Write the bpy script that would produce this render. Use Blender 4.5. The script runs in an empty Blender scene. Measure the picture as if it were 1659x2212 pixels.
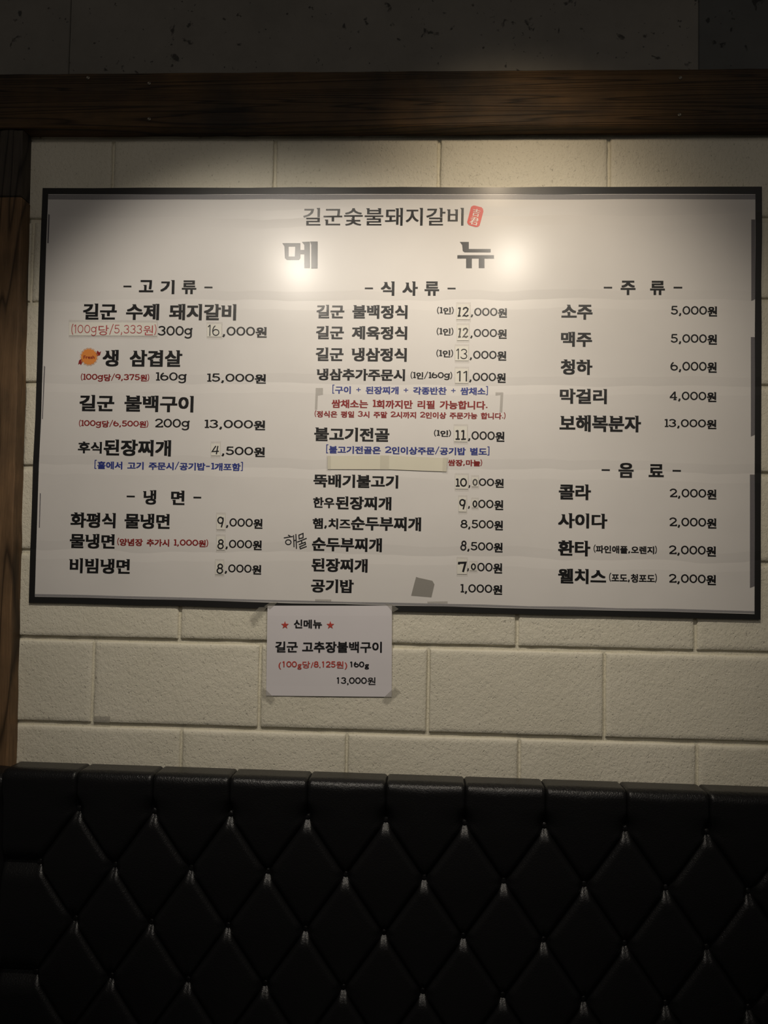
import bpy, math, random
from mathutils import Vector

# ------------------------------------------------------------------ camera
W, H = 1659, 2212
F = 1650.0
YAW, PITCH, ROLL = math.radians(-3.18), math.radians(2.345), math.radians(0.98)
D = 1.784                                   # distance camera - wall face (m)
CAM = Vector((0.0, 0.0, 1.55))
SC = bpy.context.scene
COL = SC.collection

fwd = Vector((math.sin(YAW)*math.cos(PITCH), math.cos(YAW)*math.cos(PITCH), math.sin(PITCH)))
r0 = Vector((math.cos(YAW), -math.sin(YAW), 0))
u0 = r0.cross(fwd)
RIGHT = r0*math.cos(ROLL) + u0*math.sin(ROLL)
UP = u0*math.cos(ROLL) - r0*math.sin(ROLL)

def at(px, py, y=None):
    """the point of the plane y=const seen at a pixel of the 1659x2212 photograph"""
    if y is None: y = D
    d = fwd*F + RIGHT*(px-W/2) - UP*(py-H/2)
    return CAM + d*((y-CAM.y)/d.y)

cd = bpy.data.cameras.new('camera'); cam = bpy.data.objects.new('camera', cd); COL.objects.link(cam)
from mathutils import Matrix
m = Matrix((RIGHT, UP, -fwd)).transposed().to_4x4(); m.translation = CAM
cam.matrix_world = m
cd.sensor_fit = 'VERTICAL'; cd.sensor_height = 24.0; cd.lens = 24.0*F/H
cd.clip_start = 0.01
SC.camera = cam

# ------------------------------------------------------------------ world, lamps, exposure
SC.view_settings.view_transform = 'Standard'; SC.view_settings.look = 'None'
SC.view_settings.gamma = 1.0; SC.view_settings.use_curve_mapping = False
SC.view_settings.exposure = 0.0
wd = bpy.data.worlds.new('world'); SC.world = wd; wd.use_nodes = True
wd.node_tree.nodes['Background'].inputs[0].default_value = (1.0, 0.93, 0.85, 1)
wd.node_tree.nodes['Background'].inputs[1].default_value = 0.022

def lamp_at(px, py, d):
    """ceiling spot whose mirror image in the glossy banner shows at this pixel"""
    p = at(px, py)
    return Vector((p.x+(p.x-CAM.x)*d/D, D-d, p.z+(p.z-CAM.z)*d/D))

def spot(name, loc, target, power, cone, blend, radius, color):
    l = bpy.data.lights.new(name, 'SPOT'); o = bpy.data.objects.new(name, l); COL.objects.link(o)
    l.energy = power; l.spot_size = math.radians(cone); l.spot_blend = blend
    l.shadow_soft_size = radius; l.color = color
    o.location = loc
    o.rotation_euler = (Vector(target)-Vector(loc)).to_track_quat('-Z', 'Y').to_euler()
    return o
WARM = (1.0, 0.80, 0.56)
NEUT = (1.0, 0.90, 0.76)
LA = lamp_at(646, 585, 1.05)
LB = lamp_at(1105, 562, 1.05)
spot('ceiling_spot_lamp', LA, at(595, 1060), 32.5, 75, 0.62, 0.03, (1.0, 0.91, 0.79))
spot('ceiling_spot_lamp', LB, at(1075, 1060), 28.5, 76, 0.8, 0.03, NEUT)
spot('added_wall_washer', Vector((at(1110, 300).x, D-0.5, CAM.z+1.09)), at(1105, 545), 5.0, 100, 1.0, 0.03, WARM)  # extra unseen lamp, added for the warm patch on beam and upper wall
# unseen fill light, added behind the camera to lift the general level
al = bpy.data.lights.new('room_fill_light', 'AREA'); ao = bpy.data.objects.new('room_fill_light', al); COL.objects.link(ao)
al.shape = 'RECTANGLE'; al.size = 2.5; al.size_y = 1.5; al.energy = 10; al.color = (1.0, 0.90, 0.80)
ao.location = (0.2, -1.6, 3.1); ao.rotation_euler = (Vector((0, D, 0.9))-ao.location).to_track_quat('-Z', 'Y').to_euler()

# ------------------------------------------------------------------ materials
def mat(name):
    m = bpy.data.materials.new(name); m.use_nodes = True
    return m, m.node_tree, m.node_tree.nodes['Principled BSDF']
def node(nt, t, **kw):
    n = nt.nodes.new(t)
    for k, v in kw.items():
        if k in n.inputs: n.inputs[k].default_value = v
        else: setattr(n, k, v)
    return n
def coords(nt, scale=(1, 1, 1)):
    tc = nt.nodes.new('ShaderNodeTexCoord'); mp = nt.nodes.new('ShaderNodeMapping')
    nt.links.new(tc.outputs['Object'], mp.inputs[0]); mp.inputs['Scale'].default_value = scale
    return mp.outputs[0]
def noise(nt, vec, scale, detail=4, rough=0.55, dist=0.0):
    n = nt.nodes.new('ShaderNodeTexNoise'); nt.links.new(vec, n.inputs['Vector'])
    n.inputs['Scale'].default_value = scale; n.inputs['Detail'].default_value = detail
    n.inputs['Roughness'].default_value = rough; n.inputs['Distortion'].default_value = dist
    return n.outputs[0]
def ramp(nt, fac, stops):
    r = nt.nodes.new('ShaderNodeValToRGB'); nt.links.new(fac, r.inputs[0])
    e = r.color_ramp.elements
    while len(e) > 1: e.remove(e[-1])
    e[0].position = stops[0][0]; e[0].color = stops[0][1]
    for p, c in stops[1:]:
        k = e.new(p); k.color = c
    return r.outputs[0]
def g(v): return (v, v, v, 1)
def bump(nt, h, strength, dist, prev=None):
    b = nt.nodes.new('ShaderNodeBump'); b.inputs['Strength'].default_value = strength
    b.inputs['Distance'].default_value = dist; nt.links.new(h, b.inputs['Height'])
    if prev is not None: nt.links.new(prev, b.inputs['Normal'])
    return b.outputs[0]
def mult(nt, a, b, fac=1.0):
    x = nt.nodes.new('ShaderNodeMix'); x.data_type = 'RGBA'; x.blend_type = 'MULTIPLY'
    x.inputs[0].default_value = fac
    nt.links.new(a, x.inputs[6]); nt.links.new(b, x.inputs[7]); return x.outputs[2]

def block_paint(name, base):
    m, nt, b = mat(name)
    v = coords(nt); vs = coords(nt, (1, 1, 0.72))
    big = ramp(nt, noise(nt, v, 5, 3), [(0.3, (base[0]*0.92, base[1]*0.92, base[2]*0.9, 1)), (0.7, (*base, 1))])
    pit = noise(nt, vs, 230, 2, 0.55, 0.3)
    pitc = ramp(nt, pit, [(0.25, g(0.62)), (0.30, g(1))])
    warm = ramp(nt, noise(nt, v, 30, 5, 0.75), [(0.215, (0.66, 0.58, 0.44, 1)), (0.26, (1, 1, 1, 1))])
    nt.links.new(mult(nt, mult(nt, big, pitc), warm), b.inputs['Base Color'])
    n1 = bump(nt, noise(nt, v, 28, 4, 0.6), 0.5, 0.003)
    n2 = bump(nt, ramp(nt, pit, [(0.22, g(0)), (0.42, g(1))]), 0.55, 0.0015, n1)
    n3 = bump(nt, noise(nt, vs, 150, 4, 0.7), 0.85, 0.0024, n2)
    nt.links.new(n3, b.inputs['Normal'])
    b.inputs['Roughness'].default_value = 0.55; b.inputs['Specular IOR Level'].default_value = 0.35
    return m
M_BLOCK = block_paint('painted_block', (0.74, 0.70, 0.58))
M_MORTAR = block_paint('painted_mortar', (0.72, 0.68, 0.55))

def concrete(name, base, holes=0.30):
    m, nt, b = mat(name); v = coords(nt)
    c = ramp(nt, noise(nt, v, 4, 6, 0.65), [(0.3, (base[0]*0.7, base[1]*0.7, base[2]*0.7, 1)), (0.7, (*base, 1))])
    h1 = ramp(nt, noise(nt, v, 26, 3, 0.6, 0.4), [(holes, g(0.25)), (holes+0.05, g(1))])
    h2 = ramp(nt, noise(nt, v, 75, 2, 0.5), [(0.25, g(0.3)), (0.29, g(1))])
    nt.links.new(mult(nt, mult(nt, c, h1), h2), b.inputs['Base Color'])
    nt.links.new(bump(nt, h1, 0.4, 0.004, bump(nt, noise(nt, v, 90, 4), 0.3, 0.001)), b.inputs['Normal'])
    b.inputs['Roughness'].default_value = 0.85
    return m
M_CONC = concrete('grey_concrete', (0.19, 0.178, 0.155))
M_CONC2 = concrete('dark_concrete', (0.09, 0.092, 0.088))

def timber(name, dark, light, along, scale, lines):
    """along: 'x' for a beam, 'z' for a post"""
    m, nt, b = mat(name)
    s = (0.30, 4, 15) if along == 'x' else (9, 5, 0.8)
    v = coords(nt, s)
    warp = noise(nt, v, scale*0.5, 3, 0.5, 0.2)
    mth = nt.nodes.new('ShaderNodeMath'); mth.operation = 'MULTIPLY'; mth.inputs[1].default_value = lines
    nt.links.new(warp, mth.inputs[0])
    fr = nt.nodes.new('ShaderNodeMath'); fr.operation = 'FRACT'; nt.links.new(mth.outputs[0], fr.inputs[0])
    ring = ramp(nt, fr.outputs[0], [(0.0, g(0.25)), (0.16, g(0.75)), (0.55, g(1.0)), (0.85, g(0.9)), (1.0, g(0.25))])
    fib = ramp(nt, noise(nt, coords(nt, (3, 40, 160) if along == 'x' else (160, 40, 3)), 4, 4, 0.7), [(0.3, g(0.55)), (0.65, g(1))])
    patch = ramp(nt, noise(nt, coords(nt), 3.5, 4, 0.6), [(0.35, (*dark, 1)), (0.7, (*light, 1))])
    nt.links.new(mult(nt, mult(nt, patch, ring), fib), b.inputs['Base Color'])
    nt.links.new(bump(nt, ring, 0.5, 0.002, bump(nt, fib, 0.4, 0.001)), b.inputs['Normal'])
    b.inputs['Roughness'].default_value = 0.62; b.inputs['Specular IOR Level'].default_value = 0.25
    return m
M_BEAM = timber('dark_stained_timber', (0.046, 0.033, 0.022), (0.165, 0.092, 0.036), 'x', 1.5, 34)
M_POST = timber('brown_stained_timber', (0.13, 0.082, 0.045), (0.30, 0.175, 0.085), 'z', 1.3, 15)
M_POST2 = timber('old_grey_timber', (0.05, 0.042, 0.034), (0.10, 0.08, 0.06), 'z', 1.3, 15)

JOINT_Z = at(852, 831).z-at(852, 1320, D-0.006).z      # a block joint behind the film, above the banner's foot
def glossy_print(name, col, rough=0.27, spec=0.5, var=0.0, creases=True):
    m, nt, b = mat(name)
    b.inputs['Base Color'].default_value = (*col, 1)
    v = coords(nt)
    if var:
        nt.links.new(ramp(nt, noise(nt, v, 5, 4, 0.6), [(0.3, (col[0]*(1-var), col[1]*(1-var), col[2]*(1-var), 1)), (0.7, (*col, 1))]), b.inputs['Base Color'])
    b.inputs['Roughness'].default_value = rough; b.inputs['Specular IOR Level'].default_value = spec
    if creases: b.inputs['Coat Weight'].default_value = 0.17; b.inputs['Coat Roughness'].default_value = 0.22
    if creases: b.inputs['Coat Tint'].default_value = (1.0, 0.97, 0.86, 1)
    n = bump(nt, noise(nt, v, 700, 2), 0.12, 0.0003)
    if creases:                      # film pulled in over the joints of the blocks behind
        sp = nt.nodes.new('ShaderNodeSeparateXYZ'); nt.links.new(v, sp.inputs[0])
        def mth(op, a, val):
            x = nt.nodes.new('ShaderNodeMath'); x.operation = op; nt.links.new(a, x.inputs[0]); x.inputs[1].default_value = val; return x.outputs[0]
        wob = noise(nt, coords(nt, (1.5, 1, 1.5)), 3, 2)
        ad = nt.nodes.new('ShaderNodeMath'); ad.operation = 'MULTIPLY_ADD'; nt.links.new(wob, ad.inputs[0]); ad.inputs[1].default_value = 0.03; nt.links.new(sp.outputs[2], ad.inputs[2])
        fr = mth('FRACT', mth('MULTIPLY', mth('ADD', ad.outputs[0], 2.1-JOINT_Z-0.015), 5.0), 0)
        dist = mth('ABSOLUTE', mth('SUBTRACT', fr, 0.5), 0)
        n = bump(nt, ramp(nt, dist, [(0.0, g(0)), (0.035, g(0.35)), (0.11, g(1))]), 0.5, 0.0022, n)
        n = bump(nt, noise(nt, coords(nt, (0.25, 1, 1.0)), 11, 2, 0.4), 0.25, 0.003, n)
        n = bump(nt, noise(nt, v, 3.0, 2, 0.4), 0.6, 0.010, n)
    nt.links.new(n, b.inputs['Normal'])
    return m
M_BANNER = glossy_print('banner_film', (0.70, 0.68, 0.665), 0.38, 0.22, 0.05)
M_INK = glossy_print('black_ink', (0.012, 0.012, 0.013), 0.36, 0.3)
M_RED = glossy_print('red_ink', (0.25, 0.022, 0.022), 0.36, 0.3)
M_BRED = glossy_print('bright_red_ink', (0.62, 0.05, 0.035), 0.36, 0.3)
M_BLUE = glossy_print('blue_ink', (0.03, 0.045, 0.24), 0.36, 0.3)
M_ORANGE = glossy_print('orange_ink', (0.72, 0.26, 0.06), 0.36, 0.3)
M_PALEOR = glossy_print('pale_orange_ink', (0.75, 0.42, 0.22), 0.36, 0.3)
M_WHITE = glossy_print('white_ink', (0.72, 0.66, 0.62), 0.36, 0.3)
M_BORDER = glossy_print('black_border', (0.012, 0.012, 0.012), 0.42)
M_STICK = glossy_print('sticker_paper', (0.72, 0.70, 0.63), 0.5, 0.3, 0.04, False)
M_PAPER = glossy_print('white_paper', (0.72, 0.69, 0.71), 0.7, 0.25, 0.05, False)
M_BEIGE = glossy_print('beige_strip', (0.68, 0.65, 0.53), 0.6, 0.3, 0.08, False)
M_MARK = glossy_print('marker_ink', (0.010, 0.010, 0.012), 0.5, 0.3, 0, False)
M_MARKG = glossy_print('worn_marker_ink', (0.09, 0.085, 0.08), 0.5, 0.3, 0, False)
M_PINK = glossy_print('pinkish_red_ink', (0.42, 0.07, 0.075), 0.5, 0.3, 0, False)
M_STAR = glossy_print('star_red_ink', (0.50, 0.06, 0.045), 0.6, 0.3, 0, False)

def tape(name, col, alpha):
    m, nt, b = mat(name); b.inputs['Base Color'].default_value = (*col, 1)
    b.inputs['Alpha'].default_value = alpha; b.inputs['Roughness'].default_value = 0.28
    return m
M_TAPE = tape('clear_tape', (0.42, 0.40, 0.36), 0.22)
M_TAPE2 = tape('clear_tape_band', (0.27, 0.27, 0.29), 0.34)
M_TAPE3 = tape('grey_tape', (0.16, 0.15, 0.17), 0.42)

m_, nt_, b_ = mat('black_leatherette')
b_.inputs['Base Color'].default_value = (0.0075, 0.0075, 0.008, 1)
b_.inputs['Roughness'].default_value = 0.31; b_.inputs['Specular IOR Level'].default_value = 0.31
_v = coords(nt_)
_n = bump(nt_, noise(nt_, _v, 330, 2, 0.5), 0.65, 0.0011)
_n = bump(nt_, noise(nt_, _v, 40, 2, 0.5), 0.25, 0.002, _n)
nt_.links.new(_n, b_.inputs['Normal'])
M_LEATHER = m_
m_, nt_, b_ = mat('dull_metal'); b_.inputs['Base Color'].default_value = (0.30, 0.27, 0.22, 1)
b_.inputs['Metallic'].default_value = 0.9; b_.inputs['Roughness'].default_value = 0.45
M_METAL = m_
m_, nt_, b_ = mat('dark_floor'); _v = coords(nt_)
nt_.links.new(ramp(nt_, noise(nt_, _v, 3, 5), [(0.3, (0.05, 0.045, 0.04, 1)), (0.7, (0.09, 0.08, 0.07, 1))]), b_.inputs['Base Color'])
b_.inputs['Roughness'].default_value = 0.5
M_FLOOR = m_

# ------------------------------------------------------------------ object helpers
def obj(name, verts, faces, m, parent=None, origin=None, smooth=False, label=None, cat=None, kind=None, group=None):
    verts = [Vector(v) for v in verts]
    base = Vector((0, 0, 0))
    if parent is not None:
        p = parent
        while p is not None: base += p.location; p = p.parent
    off = Vector(origin) - base if origin is not None else Vector((0, 0, 0))
    me = bpy.data.meshes.new(name)
    me.from_pydata([v-base-off for v in verts], [], faces); me.update()
    if smooth: me.polygons.foreach_set('use_smooth', [True]*len(me.polygons))
    me.materials.append(m)
    o = bpy.data.objects.new(name, me); COL.objects.link(o); o.location = off
    if parent is not None: o.parent = parent
    for k, v in (('label', label), ('category', cat), ('kind', kind), ('group', group)):
        if v: o[k] = v
    return o
def empty(name, loc, label=None, cat=None, kind=None):
    o = bpy.data.objects.new(name, None); COL.objects.link(o); o.location = loc; o.empty_display_size = 0.1
    for k, v in (('label', label), ('category', cat), ('kind', kind)):
        if v: o[k] = v
    return o
def box_pts(x0, x1, y0, y1, z0, z1):
    v = [(x, y, z) for z in (z0, z1) for y in (y0, y1) for x in (x0, x1)]
    f = [(0, 2, 3, 1), (4, 5, 7, 6), (0, 1, 5, 4), (2, 6, 7, 3), (0, 4, 6, 2), (1, 3, 7, 5)]
    return v, f
def slab(pts, y, t):
    """flat polygon given in pixels, front face at depth y, thickness t going to the wall"""
    n = len(pts)
    v = [at(px, py, y(py) if callable(y) else y) for px, py in pts]; v += [Vector((p.x, p.y+t, p.z)) for p in v]
    f = [tuple(range(n)), tuple(range(2*n-1, n-1, -1))] + [(i, i+n, (i+1) % n+n, (i+1) % n) for i in range(n)]
    return v, f

# ------------------------------------------------------------------ character shapes
_cache = {}
def font_char(ch):
    """triangles and outline of one character of the built-in font, unit em"""
    if ch in _cache: return _cache[ch]
    c = bpy.data.curves.new('tmp', 'FONT'); c.body = ch; c.resolution_u = 3
    o = bpy.data.objects.new('tmp', c); COL.objects.link(o)
    dg = bpy.context.evaluated_depsgraph_get(); dg.update()
    me = bpy.data.meshes.new_from_object(o.evaluated_get(dg))
    vs = [(p.co.x, p.co.y) for p in me.vertices]; fs = [tuple(p.vertices) for p in me.polygons]
    bpy.data.objects.remove(o); bpy.data.curves.remove(c); bpy.data.meshes.remove(me)
    x0 = min(p[0] for p in vs); x1 = max(p[0] for p in vs)
    vs = [(p[0]-x0, p[1]) for p in vs]
    _cache[ch] = (vs, fs, x1-x0, x0)
    return _cache[ch]
# shapes of the characters are taken once, while the scene is still empty
for ch in sorted(set('길군숯불돼지갈비메뉴고기류수제당원생삼겹살백구이후식된장찌개홀에서주문시공밥포함냉면화평물양념추가빔식사정육인각종반찬쌈채소는회까만리필능합니다은일말상전골별도마늘뚝배한우햄치즈순두부맥청하막걸보해복분자음료콜라사환타파애플오렌웰스신吉君Fresh0123456789g(),./')): font_char(ch)
# ------------------------------------------------------------------ the block wall
rnd = random.Random(4)
XL, XR = -1.35, 1.35
Z_TOP = 3.05
v, f = box_pts(XL, XR, D+0.0075, D+0.16, 0, Z_TOP)
wall = obj('wall_back', v, f, M_MORTAR, kind='structure')
wall['label'] = 'cream painted block wall behind the menu banner'

JL = {-1: 125, 0: 300, 1: 476, 2: 655, 3: 829, 4: 1009, 5: 1191, 6: 1378, 7: 1562, 8: 1748, 9: 1936}
JR = {-1: 113, 0: 291, 1: 473, 2: 648, 3: 835, 4: 1024, 5: 1218, 6: 1413, 7: 1608, 8: 1805, 9: 2004}
def jz(k, X):
    a, b = at(60, JL[k]), at(1650, JR[k]); t = (X-a.x)/(b.x-a.x); return a.z+(b.z-a.z)*t
EV = ((350, (-110, 244, 594, 949, 1316, 1700)), (1475, (-160, 200, 561, 925, 1306, 1690)))
OD = ((560, (-290, 69, 419, 772, 1132, 1505)), (1340, (-325, 27, 387, 755, 1117, 1503)), (1630, (-330, 20, 389, 749, 1121, 1506)))
def joints(row):
    tab = EV if row % 2 == 0 else OD
    y = (JL[row]+JL[row+1])/2+15
    i = 0
    while i < len(tab)-2 and y > tab[i+1][0]: i += 1
    (ya, a), (yb, b) = tab[i], tab[i+1]; t = (y-ya)/(yb-ya)
    xs = [at(p+(q-p)*t, y).x for p, q in zip(a, b)]
    return xs
def block(x0, x1, k):
    gap_h, gap_v = 0.0050, 0.0030
    ins = [0, 0.0012, 0.004, 0.012]
    w = x1-x0; hgt = 0.19
    ss = [i/w for i in ins]+[q/14 for q in range(1, 14)]+[1-i/w for i in reversed(ins)]
    tt = [i/hgt for i in ins]+[q/7 for q in range(1, 7)]+[1-i/hgt for i in reversed(ins)]
    ss = sorted(ss); tt = sorted(tt)
    vs, fs = [], []
    n = len(ss)
    prof = {0: 0.0085, 1: 0.0020, 2: 0.0003}
    off = rnd.uniform(-0.0008, 0.0008)
    for j, t in enumerate(tt):
        for i, s in enumerate(ss):
            X = x0+gap_v+(w-2*gap_v)*s
            zt = jz(k, X)-gap_h; zb = jz(k+1, X)+gap_h
            Z = zt+(zb-zt)*t
            e = min(i, n-1-i, j, len(tt)-1-j)
            y = D+prof.get(e, 0)+off
            if e <= 1:
                X += rnd.uniform(-0.0007, 0.0007); Z += rnd.uniform(-0.0008, 0.0008); y += rnd.uniform(-0.0006, 0.0006)
            else: y += rnd.uniform(-0.0003, 0.0003)
            vs.append((X, y, Z))
    for j in range(len(tt)-1):
        for i in range(n-1):
            a = j*n+i; fs.append((a, a+n, a+n+1, a+1))
    return vs, fs
for row in range(-1, 9):
    xs = joints(row)
    xs = [x for x in xs if x > XL+0.03]
    xs = [XL]+xs
    if xs[-1] < XR-0.05: xs.append(XR)
    for a, b in zip(xs, xs[1:]):
        v, f = block(a, b, row)
        obj('concrete_block', v, f, M_BLOCK, wall, smooth=True)
# vertical mortar left flush with the face, slightly sunken (struck joints)
# upper concrete facing, three panels
def panel_box(x0, x1, z0, z1, y, th=0.03, ch=0.002):
    vs = []; fs = []
    for d, dy in ((0, th), (0, ch), (ch, 0)):
        vs += [(x0+d, y+dy, z0+d), (x1-d, y+dy, z0+d), (x1-d, y+dy, z1-d), (x0+d, y+dy, z1-d)]
    for r in range(2):
        for i in range(4):
            a = r*4+i; b = r*4+(i+1) % 4; fs.append((a, b, b+4, a+4))
    fs.append((8, 9, 10, 11)); fs.append((3, 2, 1, 0))
    return vs, fs
YC = D-0.030
zc = at(830, 170, YC).z-0.03
xa, xb = at(150, 80, YC).x, at(1510, 80, YC).x
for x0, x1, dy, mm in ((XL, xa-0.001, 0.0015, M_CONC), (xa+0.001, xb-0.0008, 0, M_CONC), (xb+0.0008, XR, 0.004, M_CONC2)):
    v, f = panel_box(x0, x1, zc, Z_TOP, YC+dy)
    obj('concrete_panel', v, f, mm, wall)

# floor
v, f = box_pts(XL, XR, -1.6, D+0.16, -0.05, 0)
obj('floor', v, f, M_FLOOR, kind='structure')

# ------------------------------------------------------------------ timber beam and post
YB = D-0.042
def rough_bar(p_tl, p_tr, p_br, p_bl, y, depth, nseg, wob, seed):
    """sawn timber: front outline corners (x,z), worn arrises, slightly wavy edges"""
    r = random.Random(seed)
    ch = 0.003; vs = []; fs = []
    horiz = abs(p_tr[0]-p_tl[0]) > abs(p_tl[1]-p_bl[1])
    for i in range(nseg+1):
        t = i/nseg
        if horiz:
            a = Vector(p_tl).lerp(Vector(p_tr), t); b = Vector(p_bl).lerp(Vector(p_br), t)
        else:
            a = Vector(p_tl).lerp(Vector(p_bl), t); b = Vector(p_tr).lerp(Vector(p_br), t)
        w1, w2 = r.uniform(-wob, wob), r.uniform(-wob, wob)
        n = (b-a).normalized()
        a = a+n*w1; b = b+n*w2
        ring = [(a, depth), (a, ch), (a+n*ch, 0), (a.lerp(b, .33), r.uniform(0, wob)), (a.lerp(b, .66), r.uniform(0, wob)), (b-n*ch, 0), (b, ch), (b, depth)]
        vs += [(q[0], y+dy, q[1]) for q, dy in ring]
    for i in range(nseg):
        for k in range(8):
            a = i*8+k; b = i*8+(k+1) % 8
            fs.append((a, b, b+8, a+8) if horiz else (a, a+8, b+8, b))
    fs.append(tuple(range(7, -1, -1))); fs.append(tuple(range(nseg*8, nseg*8+8)))
    return vs, fs
def xz(px, py, y): p = at(px, py, y); return (p.x, p.z)
def extend(p, q, x):
    t = (x-p[0])/(q[0]-p[0]); return (x, p[1]+(q[1]-p[1])*t)
t1, t2 = xz(0, 159, YB), xz(1659, 147, YB); b1, b2 = xz(0, 277, YB), xz(1659, 270, YB)
beam_v, beam_f = rough_bar(extend(t1, t2, XL), extend(t1, t2, XR), extend(b1, b2, XR), extend(b1, b2, XL), YB, 0.0415, 60, 0.0007, 3)
beam = obj('timber_beam', beam_v, beam_f, M_BEAM, kind='structure', label='dark stained rough timber beam across the top of the block wall')
for px, py, mm in ((190, 168, M_METAL), (322, 180, M_METAL), (322, 257, M_METAL), (1470, 168, M_METAL), (1468, 248, M_METAL)):
    c = at(px, py, YB-0.001); vs = []; fs = []
    for ri, (rr, yy) in enumerate(((0.0042, 0.002), (0.0042, -0.0006), (0.0028, -0.0014), (0.0010, -0.0004))):
        vs += [(c.x+rr*math.cos(a*math.pi/5), c.y+yy, c.z+rr*math.sin(a*math.pi/5)) for a in range(10)]
    for ri in range(3):
        for a in range(10): fs.append((ri*10+a, ri*10+(a+1) % 10, ri*10+10+(a+1) % 10, ri*10+10+a))
    fs.append(tuple(range(30, 40)))
    obj('screw', vs, fs, mm, beam)
post = empty('timber_post', (at(20, 1640, YB).x, YB+0.02, 0.0), 'brown stained timber post left of the block wall', None, 'structure')
def post_edge(y): return 47+(36-47)*0+(-0.0245)*(y-290)+1.5
zsplit = at(30, 425, YB).z
top_z = beam_v[5][2]+0.004
e0, e1 = xz(post_edge(285), 285, YB), xz(post_edge(1640), 1640, YB)
def exz(z): t = (z-e0[1])/(e1[1]-e0[1]); return e0[0]+(e1[0]-e0[0])*t
for za, zb, sd in ((exz and b1[1]-0.003, zsplit+0.0008, 5), (zsplit-0.0008, 0.0, 6)):
    xl = exz(za)-0.20
    v, f = rough_bar((xl, za), (exz(za), za), (exz(zb), zb), (xl, zb), YB+0.001, 0.0405, 14 if sd == 5 else 46, 0.0012, sd)
    obj('timber_length', v, f, M_POST2 if sd == 5 else M_POST, post, label='older greyish timber length' if sd == 5 else None)

# ------------------------------------------------------------------ lettering engine
def stem_tops(vs, fs):
    """tops of upright strokes, where the lettering carries its small left flags"""
    cnt = {}
    for f_ in fs:
        for i in range(len(f_)):
            a, b = f_[i], f_[(i+1) % len(f_)]
            cnt.setdefault((min(a, b), max(a, b)), []).append(f_)
    bd = [e for e, l in cnt.items() if len(l) == 1]
    adj = {}
    for a, b in bd: adj.setdefault(a, []).append(b); adj.setdefault(b, []).append(a)
    out = []
    for a, b in bd:
        (xa_, ya_), (xb_, yb_) = vs[a], vs[b]
        if xa_ > xb_: a, b = b, a; (xa_, ya_), (xb_, yb_) = vs[a], vs[b]
        if abs(ya_-yb_) > 0.012 or not 0.04 < xb_-xa_ < 0.13: continue
        ok = True
        for p, o in ((a, b), (b, a)):
            q = [n for n in adj[p] if n != o]
            if len(q) != 1: ok = False; break
            dx, dy = vs[q[0]][0]-vs[p][0], vs[q[0]][1]-vs[p][1]
            if not (dy < -0.05 and abs(dx) < 0.02): ok = False; break
        if ok: out.append((xa_, ya_))
    return out

# own digits for the banner's face: wide, even stroke, small slabs.  box 0..1 high
def arc(cx, cy, rx, ry, a0, a1, n=14):
    return [(cx+rx*math.cos(math.radians(a0+(a1-a0)*i/n)), cy+ry*math.sin(math.radians(a0+(a1-a0)*i/n))) for i in range(n+1)]
DG = {
 '0': (0.89, [arc(.445, .5, .355, .43, 0, 360, 28)]),
 '1': (0.44, [[(.27, .0), (.27, 1.0)], [(.04, .90), (.27, .92)], [(.06, .05), (.46, .05)]]),
 '2': (0.84, [arc(.40, .69, .32, .25, 172, -42, 16)+[(.10, .08)], [(.05, .06), (.80, .06)], [(.77, .0), (.77, .2)]]),
 '3': (0.84, [arc(.39, .73, .30, .21, 160, -88, 14), arc(.38, .29, .34, .23, 88, -165, 16)]),
 '4': (0.88, [[(.60, .0), (.60, 1.0)], [(.58, .96), (.08, .30)], [(.02, .28), (.84, .28)], [(.44, .04), (.78, .04)]]),
 '5': (0.82, [[(.16, .95), (.72, .95)], [(.19, .98), (.15, .52)], arc(.38, .33, .33, .27, 132, -160, 18)]),
 '6': (0.86, [arc(.43, .32, .33, .26, 0, 360, 24), arc(.52, .42, .44, .53, 188, 112, 10)]),
 '7': (0.80, [[(.05, .94), (.76, .94)], [(.72, .94), (.30, .0)], [(.08, 1.0), (.08, .78)]]),
 '8': (0.84, [arc(.42, .73, .27, .21, 0, 360, 22), arc(.42, .28, .34, .23, 0, 360, 24)]),
 '9': (0.86, [arc(.43, .67, .33, .26, 0, 360, 24), arc(.33, .57, .44, .53, 8, -68, 10)]),
 'g': (0.88, [arc(.38, .44, .30, .27, 0, 360, 22), [(.70, .76), (.70, -.02)], arc(.38, -.02, .32, .23, 0, -160, 12), [(.66, .74), (.84, .74)]]),
 ',': (0.40, [[(.20, .16), (.20, .0), (.10, -.17)]]),
 '.': (0.34, [[(.16, .15), (.16, .0)]]),
 '-': (0.70, [[(.06, .44), (.58, .44)]]),
 '+': (0.80, [[(.08, .45), (.70, .45)], [(.39, .13), (.39, .77)]]),
 '/': (0.60, [[(.06, -.14), (.54, 1.10)]]),
 '(': (0.40, [arc(.68, .46, .50, .78, 128, 232, 12)]),
 ')': (0.40, [arc(-.30, .46, .50, .78, 52, -52, 12)]),
 '[': (0.40, [[(.36, 1.16), (.14, 1.16), (.14, -.16), (.36, -.16)]]),
 ']': (0.40, [[(.02, 1.16), (.24, 1.16), (.24, -.16), (.02, -.16)]]),
}
THIN = set('()[]/+,.')
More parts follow.
